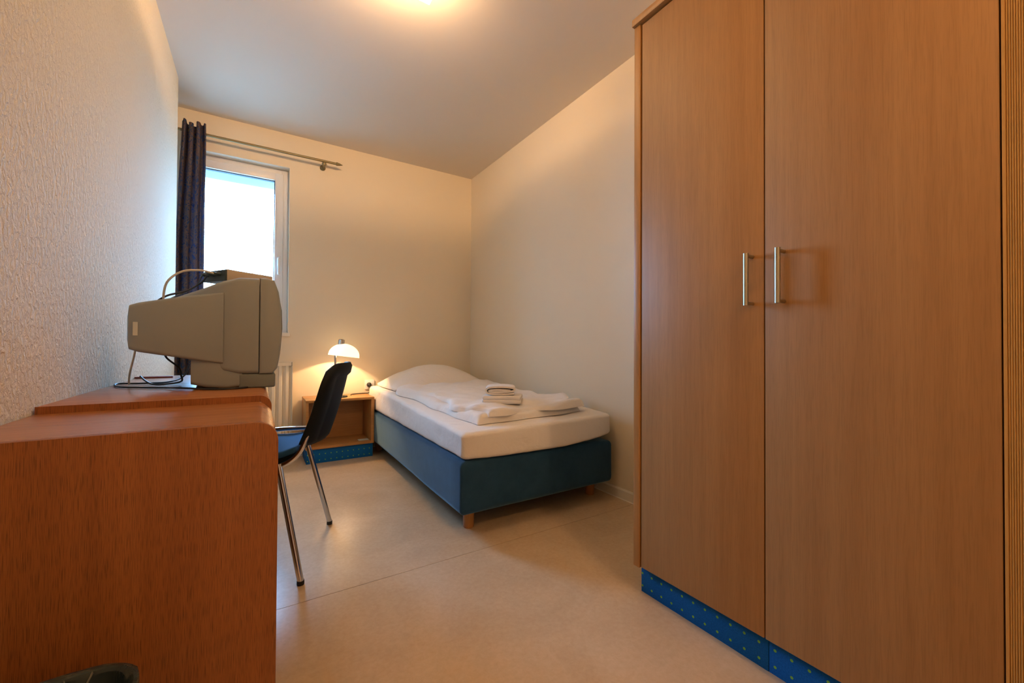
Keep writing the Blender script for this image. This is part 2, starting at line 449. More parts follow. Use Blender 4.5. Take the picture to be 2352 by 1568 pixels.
# waterfall shell: top, rounded edge and front
def shell(prof_outer, off, y0, y1, x0, xr, z0, z1, r):
    outer = [(x0, z1)]; n_ = 9
    outer += [(xr-r+r*math.sin(PI/2*i/n_), z1-r+r*math.cos(PI/2*i/n_)) for i in range(n_+1)]
    outer += [(xr, z0)]
    inner = [(xr-off, z0)]+[(xr-r+(r-off)*math.cos(PI/2*i/n_), z1-r+(r-off)*math.sin(PI/2*i/n_)) for i in range(n_+1)]+[(x0, z1-off)]
    return prism(outer+inner, 'y', y0, y1)
obj('waterfall_top', shell(None, .016, CY0+.018, CY1, XL+.004, CX1-.001, .09, DZ-.001, .039), m_oaktop, cb)
obj('inner_panel', Box(XL+.02, CX1-.018, CY1-.018, CY1-.001, .09, DZ-.02), m_oak, cb)
obj('bottom_panel', Box(XL+.02, CX1-.018, CY0+.019, CY1-.019, .09, .106), m_oak, cb)
obj('plinth', Box(XL+.02, CX1-.05, CY0+.03, CY1-.02, 0, .09), m_plinth, cb)

DZ2 = .735; DY0, DY1 = 1.356, 2.43
dk = thing('desk', 'reddish brown writing desk with raised rounded top carrying the television', 'desk', (-.2, 1.9, 0))
n_ = 8; r = .030; x1 = .040
outer = [(XL+.004, DZ2)]+[(x1-r+r*math.sin(PI/2*i/n_), DZ2-r+r*math.cos(PI/2*i/n_)) for i in range(n_+1)]+[(x1, DZ2-.055)]
inner = [(x1-.0165, DZ2-.055)]+[(x1-r+(r-.0165)*math.cos(PI/2*i/n_), DZ2-r+(r-.0165)*math.sin(PI/2*i/n_)) for i in range(n_+1)]
inner += [(x1-.035, DZ2-.022), (XL+.004, DZ2-.022)]
obj('desktop', prism(outer+inner, 'y', DY0, DY1, .001), m_oaktop, dk)
obj('edge_band', prism([(p[0]+(.0012 if p[0] > 0 else 0), p[1]+.0012) for p in outer]+inner, 'y', DY0-.0035, DY0-.0005), m_oak, dk)
obj('end_panel', Box(XL+.004, .02, DY1-.03, DY1-.008, 0, DZ2-.023, .001), m_oak, dk)
obj('end_panel', Box(XL+.004, .0, DY0+.002, DY0+.02, 0, DZ2-.023, .001), m_oak, dk)
obj('modesty_panel', Box(XL+.02, XL+.036, DY0+.021, DY1-.031, .30, DZ2-.023), m_oak, dk)

# ---------------------------------------------------------------- television
tv = thing('television', 'grey tube television seen from the side on the desk', 'television', (-.08, 1.81, DZ2))
Y0, Y1 = 1.60, 2.02
bz = [(.011, .783), (.050, .783), (.064, .800), (.072, .850), (.0765, .93), (.0745, 1.0), (.066, 1.06), (.052, 1.099), (.030, 1.104), (.011, 1.103)]
obj('bezel', prism(bz, 'y', Y0, Y1, .007, 3), m_tv, tv)
sc = [(.055, .825), (.0745, .86), (.0795, .935), (.0775, 1.0), (.068, 1.05), (.050, 1.07)]
obj('screen', prism(sc, 'y', Y0+.035, Y1-.035, .004), m_screen, tv)
cs = BM(); loft(cs, [(.0095, Y0+.001, Y1-.001, .784, 1.101, .012), (-.045, Y0+.002, Y1-.002, .784, 1.100, .014), (-.085, Y0+.006, Y1-.006, .79, 1.088, .018),
                     (-.112, Y0+.022, Y1-.022, .80, 1.078, .02), (-.16, Y0+.075, Y1-.075, .82, 1.060, .02), (-.215, Y0+.12, Y1-.12, .84, 1.040, .02), (-.285, Y0+.15, Y1-.15, .86, 1.005, .02)])
obj('casing', cs, m_tv, tv, angle=30)
rh = BM(); loft(rh, [(-.088, Y0+.004, Y1-.004, .818, 1.048, .006), (-.200, Y0+.006, Y1-.006, .838, 1.027, .010), (-.296, Y0+.010, Y1-.010, .856, 1.004, .014), (-.318, Y0+.022, Y1-.022, .864, .996, .012), (-.326, Y0+.05, Y1-.05, .885, .97, .01)])
obj('rear_housing', rh, m_tv, tv, angle=30)
lh = BM(); loft(lh, [(-.036, Y0+.012, Y1-.012, .742, .80, .01), (-.075, Y0+.010, Y1-.010, .737, .84, .012), (-.13, Y0+.016, Y1-.016, .742, .86, .012), (-.172, Y0+.03, Y1-.03, .752, .86, .012)])
obj('lower_housing', lh, m_tv, tv, angle=30)
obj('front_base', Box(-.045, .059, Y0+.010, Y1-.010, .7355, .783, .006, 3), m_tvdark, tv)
for ya in (Y0+.05, Y1-.11): obj('foot', Box(-.16, -.10, ya, ya+.06, .7352, .746, .003), m_rubber, tv)
obj('sticker', Box(-.306, -.295, Y0+.0085, Y0+.0105, .905, .945), m_label, tv, smooth=False)

# set-top box on the television
t = math.radians(33); c0, s0 = math.cos(t), math.sin(t); A = Vector((-.092, 1.745, 0))
def place(bm): bm.transform(Matrix.Translation(A) @ Matrix.Rotation(t, 4, 'Z')); return bm
st = thing('receiver_box', 'small beige receiver box lying on top of the television', 'receiver', (-.05, 1.82, 1.103))
obj('casing', place(Box(0.006, .176, 0, .13, 1.105, 1.146, .003)), m_stb, st)
obj('back_panel', place(Box(0, .006, 0, .13, 1.105, 1.143, .001)), m_stbback, st)
b_ = BM()
for q in (.03, .065, .10): tube(b_, [(-.022, q, 1.128), (.002, q, 1.128)], .006, 10)
obj('connector', place(b_), m_stbback, st)
def W3(x, y, z): p = Matrix.Rotation(t, 3, 'Z') @ Vector((x, y, 0)); return (p.x+A.x, p.y+A.y, z)
b_ = tube(BM(), [W3(-.02, .03, 1.128), (-.16, 1.74, 1.132), (-.21, 1.735, 1.122), (-.248, 1.74, 1.085), (-.262, 1.77, 1.03), (-.262, 1.80, .985)], .0035, 8, 8)
tag(obj('antenna_cable', b_, m_cablew), 'pale cable arching from the receiver box over the television back', 'cable')
b_ = tube(BM(), [W3(-.02, .065, 1.128), (-.165, 1.82, 1.10), (-.205, 1.80, 1.065), (-.25, 1.78, 1.045), (-.275, 1.76, 1.022), (-.285, 1.75, 1.004)], .0032, 8, 8)
tube(b_, [W3(-.02, .10, 1.125), (-.19, 1.88, 1.09), (-.245, 1.82, 1.04), (-.275, 1.78, 1.015)], .0025, 8, 8)
tag(obj('scart_cable', b_, m_cableb), 'black cable running down behind the television top', 'cable')
# cables on the desk
b_ = tube(BM(), [(-.330, 1.80, .900), (-.338, 1.80, .84), (-.352, 1.82, .78), (-.365, 1.88, .742)], .0028, 8, 8)
tag(obj('antenna_lead', b_, m_cablew), 'pale cable hanging from the television back to the desk', 'cable')
zc = DZ2+.0045
b_ = tube(BM(), [(-.22, 2.05, .80), (-.235, 2.02, .755), (-.27, 1.96, zc), (-.335, 1.93, zc), (-.40, 1.95, zc), (-.405, 1.90, zc), (-.37, 1.80, zc), (-.30, 1.74, zc), (-.24, 1.70, zc), (-.20, 1.63, zc+.004), (-.12, 1.585, zc), (-.06, 1.575, zc), (-.02, 1.60, zc)], .0030, 8, 8)
tag(obj('power_cable', b_, m_cableb), 'black cable looping over the desk beside the television base', 'cable')
b_ = tube(BM(), [(-.255, 1.75, .865), (-.25, 1.76, .835), (-.222, 1.79, .80), (-.218, 1.82, .77), (-.222, 1.85, zc+.008), (-.262, 1.86, zc), (-.30, 1.87, zc), (-.325, 1.90, zc+.01), (-.345, 1.93, .765)], .003, 8, 8)
tag(obj('thin_cable', b_, m_cableb), 'thin black cable dropping from under the television to the desk', 'cable')
tag(obj('wooden_strip', Box(-.425, -.30, 2.27, 2.285, DZ2, DZ2+.007, .001), m_red), 'thin red-brown strip lying on the desk behind the cables', 'strip')

# ---------------------------------------------------------------- curtain rod and curtain
RY, RZ = 3.56, 2.352
rd = thing('curtain_rod', 'thin brass coloured curtain rod above the window', 'curtain rod', (0, RY, RZ))
tube_ = tube(BM(), [(-.58, RY, RZ), (.545, RY, RZ+.003)], .0092, 14); obj('rod', tube_, m_brass, rd)
fb = lathe(BM(), [(0, 0), (.008, .001), (.013, .006), (.014, .012), (.010, .019), (.011, .022), (.008, .034), (.0035, .048), (0, .056)], (.538, RY, RZ+.003), 16, Vector((1, 0, 0)))
obj('finial', fb, m_brass, rd)
for bx in (.452, -.55):
    bb = lathe(BM(), [(0, 0), (.022, 0), (.022, .006), (.012, .010), (.008, .014)], (bx, D-.0005, RZ-.022), 18, Vector((0, -1, 0)))
    tube(bb, [(bx, D-.01, RZ-.022), (bx, RY+.004, RZ-.020), (bx, RY, RZ-.008)], .007, 10, 3)
    lathe(bb, [(0, -.015), (.014, -.012), (.018, 0), (.014, .012), (0, .015)], (bx, RY-.004, RZ-.022), 14)
    obj('bracket', bb, m_brass, rd)
# curtain
cu = BM(); NX, NZ = 64, 46; rows = []
for j in range(NZ+1):
    z = 2.405-(2.405-.12)*j/NZ; q = j/NZ
    xl = -.437-.034*min(1, q*2.6); xr_ = -.306-.030*min(1, max(0, q-.62)*2.6)*0 - .028*min(1, max(0, q-.5)*4)
    row = []
    for i in range(NX+1):
        u = i/NX
        ph = u*PI*2*3.6+.5*math.sin(u*5+.6)
        amp = .026+.010*math.sin(3*q+u*4)
        x = xl+(xr_-xl)*u+.007*math.sin(2*ph+.5)*(1-abs(2*u-1))
        yy = RY-.018+amp*math.cos(ph)-.02
        zz = z
        if j == 0: zz = z+.004*math.sin(ph*1.0)-.022*max(0, math.sin((u-.15)*PI*1.9))*(1 if u > .15 else 0)*.9
        row.append(cu.verts.new((x+.004*nz3(u*6, q*5), yy+.006*nz3(u*5, q*7, 3), zz)))
    rows.append(row)
for a, b in zip(rows, rows[1:]):
    for i in range(NX): cu.faces.new((a[i], a[i+1], b[i+1], b[i]))
co = obj('curtain', cu, m_curt, None, True, 80)
sm = co.modifiers.new('thick', 'SOLIDIFY'); sm.thickness = .0025
tag(co, 'gathered dark blue and brown patterned curtain at the window\'s left', 'curtain')

# ---------------------------------------------------------------- radiator
ra = thing('radiator', 'cream ribbed panel radiator below the window', 'radiator', (0, 3.56, .14))
rx0, rx1, ry, rz0, rz1 = -.27, .246, 3.555, .14, .748
pitch = .0455; outl = []; x = rx0+.022
front = []
while x < rx1-.03:
    front += [(x, ry), (x+.010, ry), (x+.018, ry+.015), (x+.030, ry+.015), (x+.038, ry)]
    x += pitch
outl = [(rx0+.008, ry)]+front+[(rx1-.008, ry), (rx1-.008, ry+.020), (rx0+.008, ry+.020)]
obj('ribbed_panel', prism(outl, 'z', rz0+.035, rz1-.030), m_rad, ra, angle=60)
for za, zb_ in ((rz0, rz0+.036), (rz1-.031, rz1-.004)): obj('panel_rail', Box(rx0+.008, rx1-.008, ry-.0008, ry+.018, za, zb_, .003), m_rad, ra)
for xx in (rx0, rx1-.004): obj('side_cover', Box(xx, xx+.004, ry-.004, D-.02, rz0, rz1+.002, .001), m_rad, ra)
g = BM(); box(g, rx0+.004, rx1-.004, ry, ry+.012, rz1-.003, rz1+.002); box(g, rx0+.004, rx1-.004, D-.032, D-.02, rz1-.003, rz1+.002)
x = rx0+.01
while x < rx1-.01: box(g, x, x+.003, ry+.012, D-.032, rz1-.003, rz1); x += .012
obj('top_grille', g, m_rad, ra, smooth=False)
obj('wall_bracket', Box(rx0+.08, rx1-.08, D-.02, D, .3, .5), m_rad, ra)

# ---------------------------------------------------------------- nightstand
nx0, nx1, ny0, ny1, nzt = .318, .805, 3.325, D-.014, .470
ns = thing('nightstand', 'open beech bedside shelf box with blue dotted plinth', 'nightstand', (.57, 3.48, 0))
th = .019
obj('top_panel', Box(nx0, nx1, ny0, ny1, nzt-th, nzt, .0015), m_beech_h, ns)
obj('side_panel', Box(nx0, nx0+th, ny0, ny1, .105, nzt-th-.0005, .001), m_beech_h, ns)
obj('side_panel', Box(nx1-th-.004, nx1, ny0, ny1, .105, nzt-th-.0005, .001), m_beech_h, ns)
obj('shelf', Box(nx0+th, nx1-th-.004, ny0+.001, ny1, .105, .105+th, .001), m_beech_h, ns)
obj('back_panel', Box(nx0+th, nx1-th-.004, ny1-.008, ny1, .105+th, nzt-th), m_beech_h, ns)
obj('plinth', Box(nx0+.006, nx1-.006, ny0+.012, ny1-.02, 0, .1045, .001), m_plinth, ns)
b_ = Box(.70, .775, 3.37, 3.42, .1245, .1265); tag(obj('paper_slip', b_, m_label, None, False), 'small white paper slip lying inside the open bedside shelf', 'paper')

# bedside lamp
lx, ly = .594, 3.44
la = thing('table_lamp', 'chrome bedside lamp with lit opal dome shade', 'lamp', (.56, ly, nzt))
obj('base', lathe(BM(), [(0, 0), (.062, 0), (.064, .004), (.060, .009), (.02, .014), (0, .014)], (.562, ly, nzt), 32), m_blackp, la)
b_ = tube(BM(), [(.532, ly, nzt+.010), (.532, ly, .80)], .0085, 12); tube(b_, [(.532, ly, .80), (.534, ly, .838), (.552, ly, .862), (.585, ly, .868)], .0075, 12, 6)
obj('pole', b_, m_chrome, la)
ax = Vector((.13, 0, 1)).normalized(); R = .116
cc = Vector((lx, ly, .790))
prof = [(R, 0), (R*.985, .012)]+[(R*math.cos(a), .004+.096*math.sin(a)) for a in [math.radians(k) for k in range(14, 88, 8)]]+[(.012, .1)]
prof += [(.012, .096)]+[(R*.965*math.cos(a), .002+.090*math.sin(a)) for a in [math.radians(k) for k in range(86, 6, -8)]]+[(R*.97, 0), (R, 0)]
obj('lamp_shade', lathe(BM(), prof, cc, 40, ax), m_shade, la)
obj('cap', lathe(BM(), [(0, .142), (.020, .142), (.025, .136), (.026, .086), (.022, .082), (0, .082)], cc-Vector((.034, 0, .006)), 28, ax), m_chrome, la)
obj('bulb_socket', lathe(BM(), [(0, .084), (.016, .084), (.016, .093), (0, .093)], cc, 20, ax), m_label, la)
l_ = light('bedside_bulb', 'POINT', (lx, ly, .866), BED_LAMP_W, WARM, shadow_soft_size=.012)

# socket and plug
sk = BM(); box(sk, .800, .880, D-.010, D, .50, .58, .003); lathe(sk, [(0, 0), (.021, 0), (.024, .003), (.021, .004), (0, .002)], (.840, D-.010, .54), 24, Vector((0, -1, 0)))
so = obj('wall_socket', sk, m_pvc); tag(so, 'white wall socket above the bedside shelf', 'socket')
pl = BM(); lathe(pl, [(0, 0), (.019, 0), (.020, .012), (.016, .030), (.009, .038), (0, .040)], (.832, D-.012, .54), 20, Vector((0, -1, 0)))
tube(pl, [(.832, D-.047, .54), (.832, D-.055, .525), (.830, D-.052, .495), (.822, D-.05, nzt+.004), (.76, D-.06, nzt+.004), (.68, D-.09, nzt+.004), (.66, ly+.05, nzt+.005)], .0035, 8, 6)
tag(obj('power_plug', pl, m_cableb), 'black plug with its lead in the socket beside the bed', 'plug')

# ---------------------------------------------------------------- bed
bx0, bx1, by0, by1 = .795, 1.757, 1.683, 3.62
bd = thing('bed', 'slate blue fabric single bed base on short wooden feet', 'bed', (1.27, 2.65, 0))
def base_def(p):
    p = p.copy()
    p.x += .005*nz3(p.y*2, p.z*5)+.013*(p.y-1.7)/1.6; p.y += .004*nz3(p.x*3, p.z*4, 5)
    k = max(0, (p.x-1.55)/.2); 
    if p.z > .25: p.z -= .012*k*k*(p.z-.25)/.09
    return p
# keep clear of the bedside box: base starts just right of it
obj('box_spring', rbox(bx0, bx1, by0, by1-.0, .102, .348, .022, (10, 18, 4), 4, base_def, rz=.03), m_velour, bd)
for x, y in ((.888, 1.797), (1.700, 1.815), (.888, 3.50), (1.700, 3.50)):
    obj('leg', lathe(BM(), [(0, 0), (.0245, 0), (.0265, .003), (.0285, .098), (0, .098)], (x, y, 0), 24), m_legwood, bd)
# ns right side and bed touch lightly
mx0, mx1, my0, my1 = .805, 1.752, 1.690, 3.565
def top_z(x, y): return .476+.060*min(1, max(0, (y-1.70)/1.4))+.018*(x-.8)/.94
def matt_def(p):
    p = p.copy(); u = (p.x-mx0)/(mx1-mx0); s = (p.z-.352)/(.52-.352)
    zt = top_z(p.x, p.y)
    lift = .028*max(0, (u-.55)/.45)**2*max(0, 1-(p.y-1.70)/.5)
    p.z = (.353+lift)+(zt-.353-lift)*s
    if p.y < 2.0:
        sb = math.sin(PI*min(1, max(0, u)))**.7; k_ = max(0, 1-(p.y-my0)/.06)
        p.y -= .034*sb*(1-s)*max(0, 1-(p.y-my0)/.3); p.z -= .005*sb*max(0, 1-1.6*s)*k_
    w = .004*nz3(p.x*6, p.y*5, p.z*9)+.0025*nz3(p.x*19, p.y*17, p.z*22)
    p.x += w+.010*(p.y-1.7)/1.6; p.y += w*.8; p.z += .5*w
    return p
mt = obj('mattress', rbox(mx0, mx1, my0, my1, .352, .52, .03, (28, 44, 6), 5, matt_def, rz=.026), m_linen)
tag(mt, 'white sheeted mattress lying on the slate blue bed base', 'mattress')
# pillow
def pil_def(p):
    p = p.copy(); cx, cy = 1.26, 3.28
    u = (p.x-cx)/.41; v = (p.y-cy)/.285
    bulge = max(0, 1-abs(u)**1.9)*max(0, 1-abs(v)**2.4)
    zt = top_z(p.x, p.y)+.004
    s = (p.z-.54)/.12
    h = .016+.152*bulge**.85
    p.z = zt+s*h+.006*nz3(p.x*9, p.y*9, s)*s
    k = 1-.06*abs(v)**2; p.x = cx+(p.x-cx)*k
    p.y += .012*nz3(p.x*5, 1.3)
    return p
pw = obj('pillow', rbox(.86, 1.66, 3.0, 3.56, .54, .66, .03, (26, 20, 3), 4, pil_def), m_linen)
tag(pw, 'plump white pillow at the head of the bed', 'pillow')

# duvet: lower layer, folded upper layer and turned corner flap
dv = thing('duvet', 'rumpled white folded duvet spread over the mattress', 'duvet', (1.27, 2.3, .5))
def sheet(corners, nu, nv, zb, thick, edge, wob=.02, freq=3, seed=0., ripple=.006, open_=1.0, xtra=None):
    """closed pad over a quadrilateral; corners BL, BR, TR, TL; zb(x,y) base height"""
    bm = BM(); BL, BR, TR, TL = [Vector((*c, 0)) for c in corners]
    top, bot = [], []
    for j in range(nv+1):
        rt_, rb_ = [], []
        for i in range(nu+1):
            u = .5-.5*math.cos(PI*i/nu)*(1.0); v = .5-.5*math.cos(PI*j/nv)
            u = .45*u+.55*i/nu; v = .45*v+.55*j/nv
            p = BL*(1-u)*(1-v)+BR*u*(1-v)+TR*u*v+TL*(1-u)*v
            p.x += wob*nz3(p.y*freq+seed, seed*1.7, p.x)*(abs(2*u-1)); p.y += wob*nz3(p.x*freq+seed*3, 2.2+seed)*(abs(2*v-1))
            du = min(u, 1-u)*(BR-BL).length; dv_ = min(v, 1-v)*(TL-BL).length
            def rd_(d): q = min(1, d/edge); return math.sqrt(max(0, 1-(1-q)**2))
            pr = rd_(du)*rd_(dv_)
            z0 = zb(p.x, p.y); th_ = thick(u, v) if callable(thick) else thick
            rip = ripple*(nz3(p.x*7+seed, p.y*5, seed)+.6*nz3(p.x*15, p.y*13+seed, 4))
            z = z0+.001+th_*pr+rip*pr+(xtra(u, v, p)*pr if xtra else 0)
            rt_.append(bm.verts.new((p.x, p.y, z)))
            rb_.append(bm.verts.new((p.x, p.y, z0+.0005)) if 0 < i < nu and 0 < j < nv else rt_[-1])
        top.append(rt_); bot.append(rb_)
    for j in range(nv):
        for i in range(nu):
            bm.faces.new((top[j][i], top[j][i+1], top[j+1][i+1], top[j+1][i]))
            f = (bot[j][i], bot[j+1][i], bot[j+1][i+1], bot[j][i+1])
            if len(set(f)) >= 3:
                try: bm.faces.new(f)
                except ValueError: pass
    return bm
def ztop(x, y): return top_z(x, y)+.002
def rise(u, v, p):   # gentle rise toward the pillow, creases
    return .014*math.exp(-((v-.09-.05*math.sin(u*6))/.03)**2)*math.sin(u*11)+ .030*max(0, v-.45)+.008*math.sin(7*u+5*v)*(1-v)+.010*math.exp(-((u-.72+.35*v)/.05)**2)*(1-v)
obj('lower_layer', sheet([(.925, 1.785), (1.615, 1.80), (1.66, 2.99), (.87, 2.97)], 60, 90, ztop, .038, .04, .045, 4, 1.1, .013, xtra=rise), m_linen, dv)
def z2(x, y): return top_z(x, y)+.034
def crease2(u, v, p):
    return .012*math.sin(u*9+1.5*math.sin(v*4))*math.exp(-v*4)+.016*math.exp(-((v-.10-.10*math.sin(u*5))/.04)**2)*.7
obj('upper_layer', sheet([(.955, 1.835), (1.635, 1.80), (1.60, 2.62), (.93, 2.70)], 60, 60, z2, .026, .03, .075, 5, 4.2, .012, xtra=crease2), m_linen, dv)
# turned-up flap near the wall side
fb_ = BM(); NU, NV = 26, 12; T, Bm = [], []
P0 = Vector((1.24, 2.10, 0)); P1 = Vector((1.565, 1.845, 0)); wdir = Vector((.13, .20, 0))
for i in range(NU+1):
    u = i/NU; a, b2 = [], []
    base = P0.lerp(P1, u)
    for j in range(NV+1):
        v = j/NV; p = base+wdir*v
        zz = top_z(p.x, p.y)+.054+.026*max(0, (u-.72)/.28)**2*(1-.4*v)+.006*math.sin(u*5+v*3)*(1-u)+.004*nz3(p.x*20, p.y*20)
        e_ = min(1, min(v, 1-v)/.16); e2 = min(1, min(u, 1-u)/.05); pr = math.sqrt(max(0, 1-(1-e_)**2))*math.sqrt(max(0, 1-(1-e2)**2))
        a.append(fb_.verts.new((p.x, p.y, zz+.012*pr)))
        b2.append(fb_.verts.new((p.x, p.y, zz-.012*pr)) if 0 < i < NU and 0 < j < NV else a[-1])
    T.append(a); Bm.append(b2)
for i in range(NU):
    for j in range(NV):
        fb_.faces.new((T[i][j], T[i+1][j], T[i+1][j+1], T[i][j+1]))
        f = (Bm[i][j], Bm[i][j+1], Bm[i+1][j+1], Bm[i+1][j])
        if f[0] is T[i][j] and f[1] is T[i][j+1] and f[2] is T[i+1][j+1] and f[3] is T[i+1][j]: continue
        try: fb_.faces.new(f)
        except ValueError: pass
obj('corner_flap', fb_, m_linen, dv)

# towels, turned toward the door
tA = Vector((1.080, 2.030, 0)); ang = math.radians(-38)
def tplace(bm, z, dx=0, dy=0, da=0):
    bm.transform(Matrix.Translation(tA+Vector((0, 0, z))) @ Matrix.Rotation(ang+da, 4, 'Z') @ Matrix.Translation(Vector((dx, dy, 0)))); return bm
TZ = top_z(1.15, 2.0)+.0575
def soft(p):
    q = p.copy(); w = .0025*nz3(p.x*30, p.y*30, p.z*30); q.x += w; q.y += w; q.z += w*.6; return q
b_ = rbox(0, .222, 0, .15, 0, .026, .012, (10, 8, 1), 4, soft)
merge(b_, rbox(.002, .220, .002, .15, .022, .046, .011, (10, 8, 1), 4, soft))
tag(obj('towel', tplace(b_, TZ), m_terry), 'flat folded white towel, lower one of the two on the duvet', 'towel', 'white towels on the bed')
# upper towel folded over itself: strip profile in x-z, extruded along y
path = [(.150, .027), (.095, .030), (.045, .029), (.028, .0245), (.045, .0185), (.100, .0185), (.158, .023), (.174, .032), (.165, .041), (.120, .046), (.065, .046), (.026, .041), (.012, .028), (.022, .012), (.060, .0065), (.120, .0065), (.172, .010)]
CP = catmull([(a, b, 0) for a, b in path], 6); th_ = .0050
L_, R_ = [], []
for i, p in enumerate(CP):
    d = (CP[min(i+1, len(CP)-1)]-CP[max(0, i-1)]).normalized(); nn = Vector((-d.y, d.x, 0)); L_.append(p+nn*th_); R_.append(p-nn*th_)
ut = BM(); NYt = 8; rings = []
for k in range(NYt+1):
    yy = .155*k/NYt
    rings.append(([ut.verts.new((p.x+.003*nz3(k*.7, i*.1), yy, max(0.0005, p.y+.001))) for i, p in enumerate(L_)], [ut.verts.new((p.x+.003*nz3(k*.7, i*.1), yy, max(0.0005, p.y+.001))) for i, p in enumerate(R_)]))
for (l1, r1), (l2, r2) in zip(rings, rings[1:]):
    for i in range(len(CP)-1):
        ut.faces.new((l1[i], l1[i+1], l2[i+1], l2[i])); ut.faces.new((r1[i], r2[i], r2[i+1], r1[i+1]))
    ut.faces.new((l1[0], l2[0], r2[0], r1[0])); ut.faces.new((l1[-1], r1[-1], r2[-1], l2[-1]))
for l1, r1 in (rings[0], rings[-1]):
    for i in range(len(CP)-1): ut.faces.new((l1[i], r1[i], r1[i+1], l1[i+1]))
tag(obj('towel', tplace(ut, TZ+.0465, .012, .004, .12), m_terry, None, True, 60), 'rolled-over white towel, upper one of the two on the duvet', 'towel', 'white towels on the bed')

# ---------------------------------------------------------------- chair
O = Vector((.2335, 1.930, 0)); ru = Vector((.323, .946, 0)).normalized(); bv = Vector((ru.y, -ru.x, 0))
def L3(u, v, z): p = O+ru*u+bv*v; return Vector((p.x, p.y, z))
ch = thing('desk_chair', 'black-backed chair with blue seat and chrome legs at the desk', 'chair', (O.x, O.y, 0))
# backrest shell: concave toward the sitter
bk = BM(); NU, NV = 22, 22; F, Bk = [], []
def back_pt(s, tq):   # s -1..1 across, tq 0..1 up
    z = .480+.325*tq
    half = .205*(1-.10*tq)
    # rounded outline
    cz = abs(s)
    drop = .030*max(0, (cz-.55)/.45)**2*(1 if tq > .5 else -.6)*abs(2*tq-1)**2
    z -= drop
    shrink = 1-.16*max(0, (tq-.72)/.28)**2-.05*max(0, (.2-tq)/.2)**2
    u = s*half*shrink
    v = .034+.088*tq+.018*math.sin(PI*tq)*.4-.058*abs(s)**1.7
    return u, v, z
for j in range(NV+1):
    a, b2 = [], []
    for i in range(NU+1):
        s = -1+2*i/NU; tq = j/NV; u, v, z = back_pt(s, tq)
        e_ = min(1, (1-abs(s))/.10, tq/.06 if tq < .5 else (1-tq)/.06); th2 = .015*(.35+.65*math.sqrt(max(0, 1-(1-e_)**2)))
        # pressed panel on the back
        rec = .011 if (abs(s) < .70 and tq < .84) else 0
        b2.append(bk.verts.new(L3(u, v+th2-rec, z))); a.append(bk.verts.new(L3(u, v-th2*.9, z)))
    F.append(a); Bk.append(b2)
for j in range(NV):
    for i in range(NU):
        bk.faces.new((F[j][i], F[j][i+1], F[j+1][i+1], F[j+1][i])); bk.faces.new((Bk[j][i], Bk[j+1][i], Bk[j+1][i+1], Bk[j][i+1]))
for j in range(NV):
    for i in (0, NU): bk.faces.new((F[j][i], F[j+1][i], Bk[j+1][i], Bk[j][i]))
for i in range(NU):
    for j in (0, NV): bk.faces.new((F[j][i], Bk[j][i], Bk[j][i+1], F[j][i+1]))
obj('backrest', bk, m_blackp, ch, True, 50)
# seat: upholstered pad and black pan
def seat_pad(z0, z1, shr, curve=True):
    b_ = rbox(-.205+shr, .205-shr, -.45+shr, -.035-shr, z0, z1, .012, (10, 12, 1), 3)
    for vv in b_.verts:
        u, v, z = vv.co; k = max(0, (v+.16)/.125); k2 = max(0, (-.34-v)/.11)
        z += .030*k*k-.02*k2*k2-.006*(1-(u/.205)**2)
        vv.co = L3(u, v, z)
    return b_
obj('seat', seat_pad(.440, .466, 0), m_bluefab, ch)
obj('seat_pan', seat_pad(.424, .442, .008), m_blackp, ch)
def leg(u0, v0, u1, v1, zt, cap=True):
    b_ = BM(); tube(b_, [L3(u1, v1, zt), L3(u0, v0, .012)], .0115, 14); l_ = obj('leg', b_, m_chrome, ch)
    c_ = BM(); d_ = (L3(u0, v0, 0)-L3(u1, v1, zt)).normalized()
    lathe(c_, [(0, 0), (.0125, .0), (.013, .004), (.0128, .016), (0, .016)], L3(u0, v0, 0), 14)
    obj('foot_cap', c_, m_rubber, l_)
leg(-.26, 0, -.205, -.095, .430); leg(.26, 0, .205, -.095, .430)
leg(-.25, -.50, -.20, -.36, .430); leg(.25, -.50, .20, -.36, .430)
for s in (-1, 1):
    b_ = BM(); zz = .418 if s < 0 else .480
    if s < 0: tube(b_, [L3(-.198, -.42, .425), L3(-.200, -.20, .420), L3(-.200, -.115, .420), L3(-.198, -.062, .436), L3(-.190, -.022, .476), L3(-.180, .008, .56), L3(-.172, .030, .66)], .010, 12, 6)
    else: tube(b_, [L3(.198, -.42, .466), L3(.200, -.20, .486), L3(.200, -.06, .490), L3(.196, -.018, .505), L3(.185, .012, .57), L3(.175, .032, .66)], .010, 12, 6)
    obj('side_tube', b_, m_chrome, ch)
b_ = tube(BM(), [L3(-.20, -.10, .425), L3(0, -.10, .417), L3(.20, -.10, .425)], .008, 10, 5); tube(b_, [L3(-.198, -.36, .425), L3(.198, -.36, .425)], .008, 10)
obj('cross_tube', b_, m_chrome, ch)

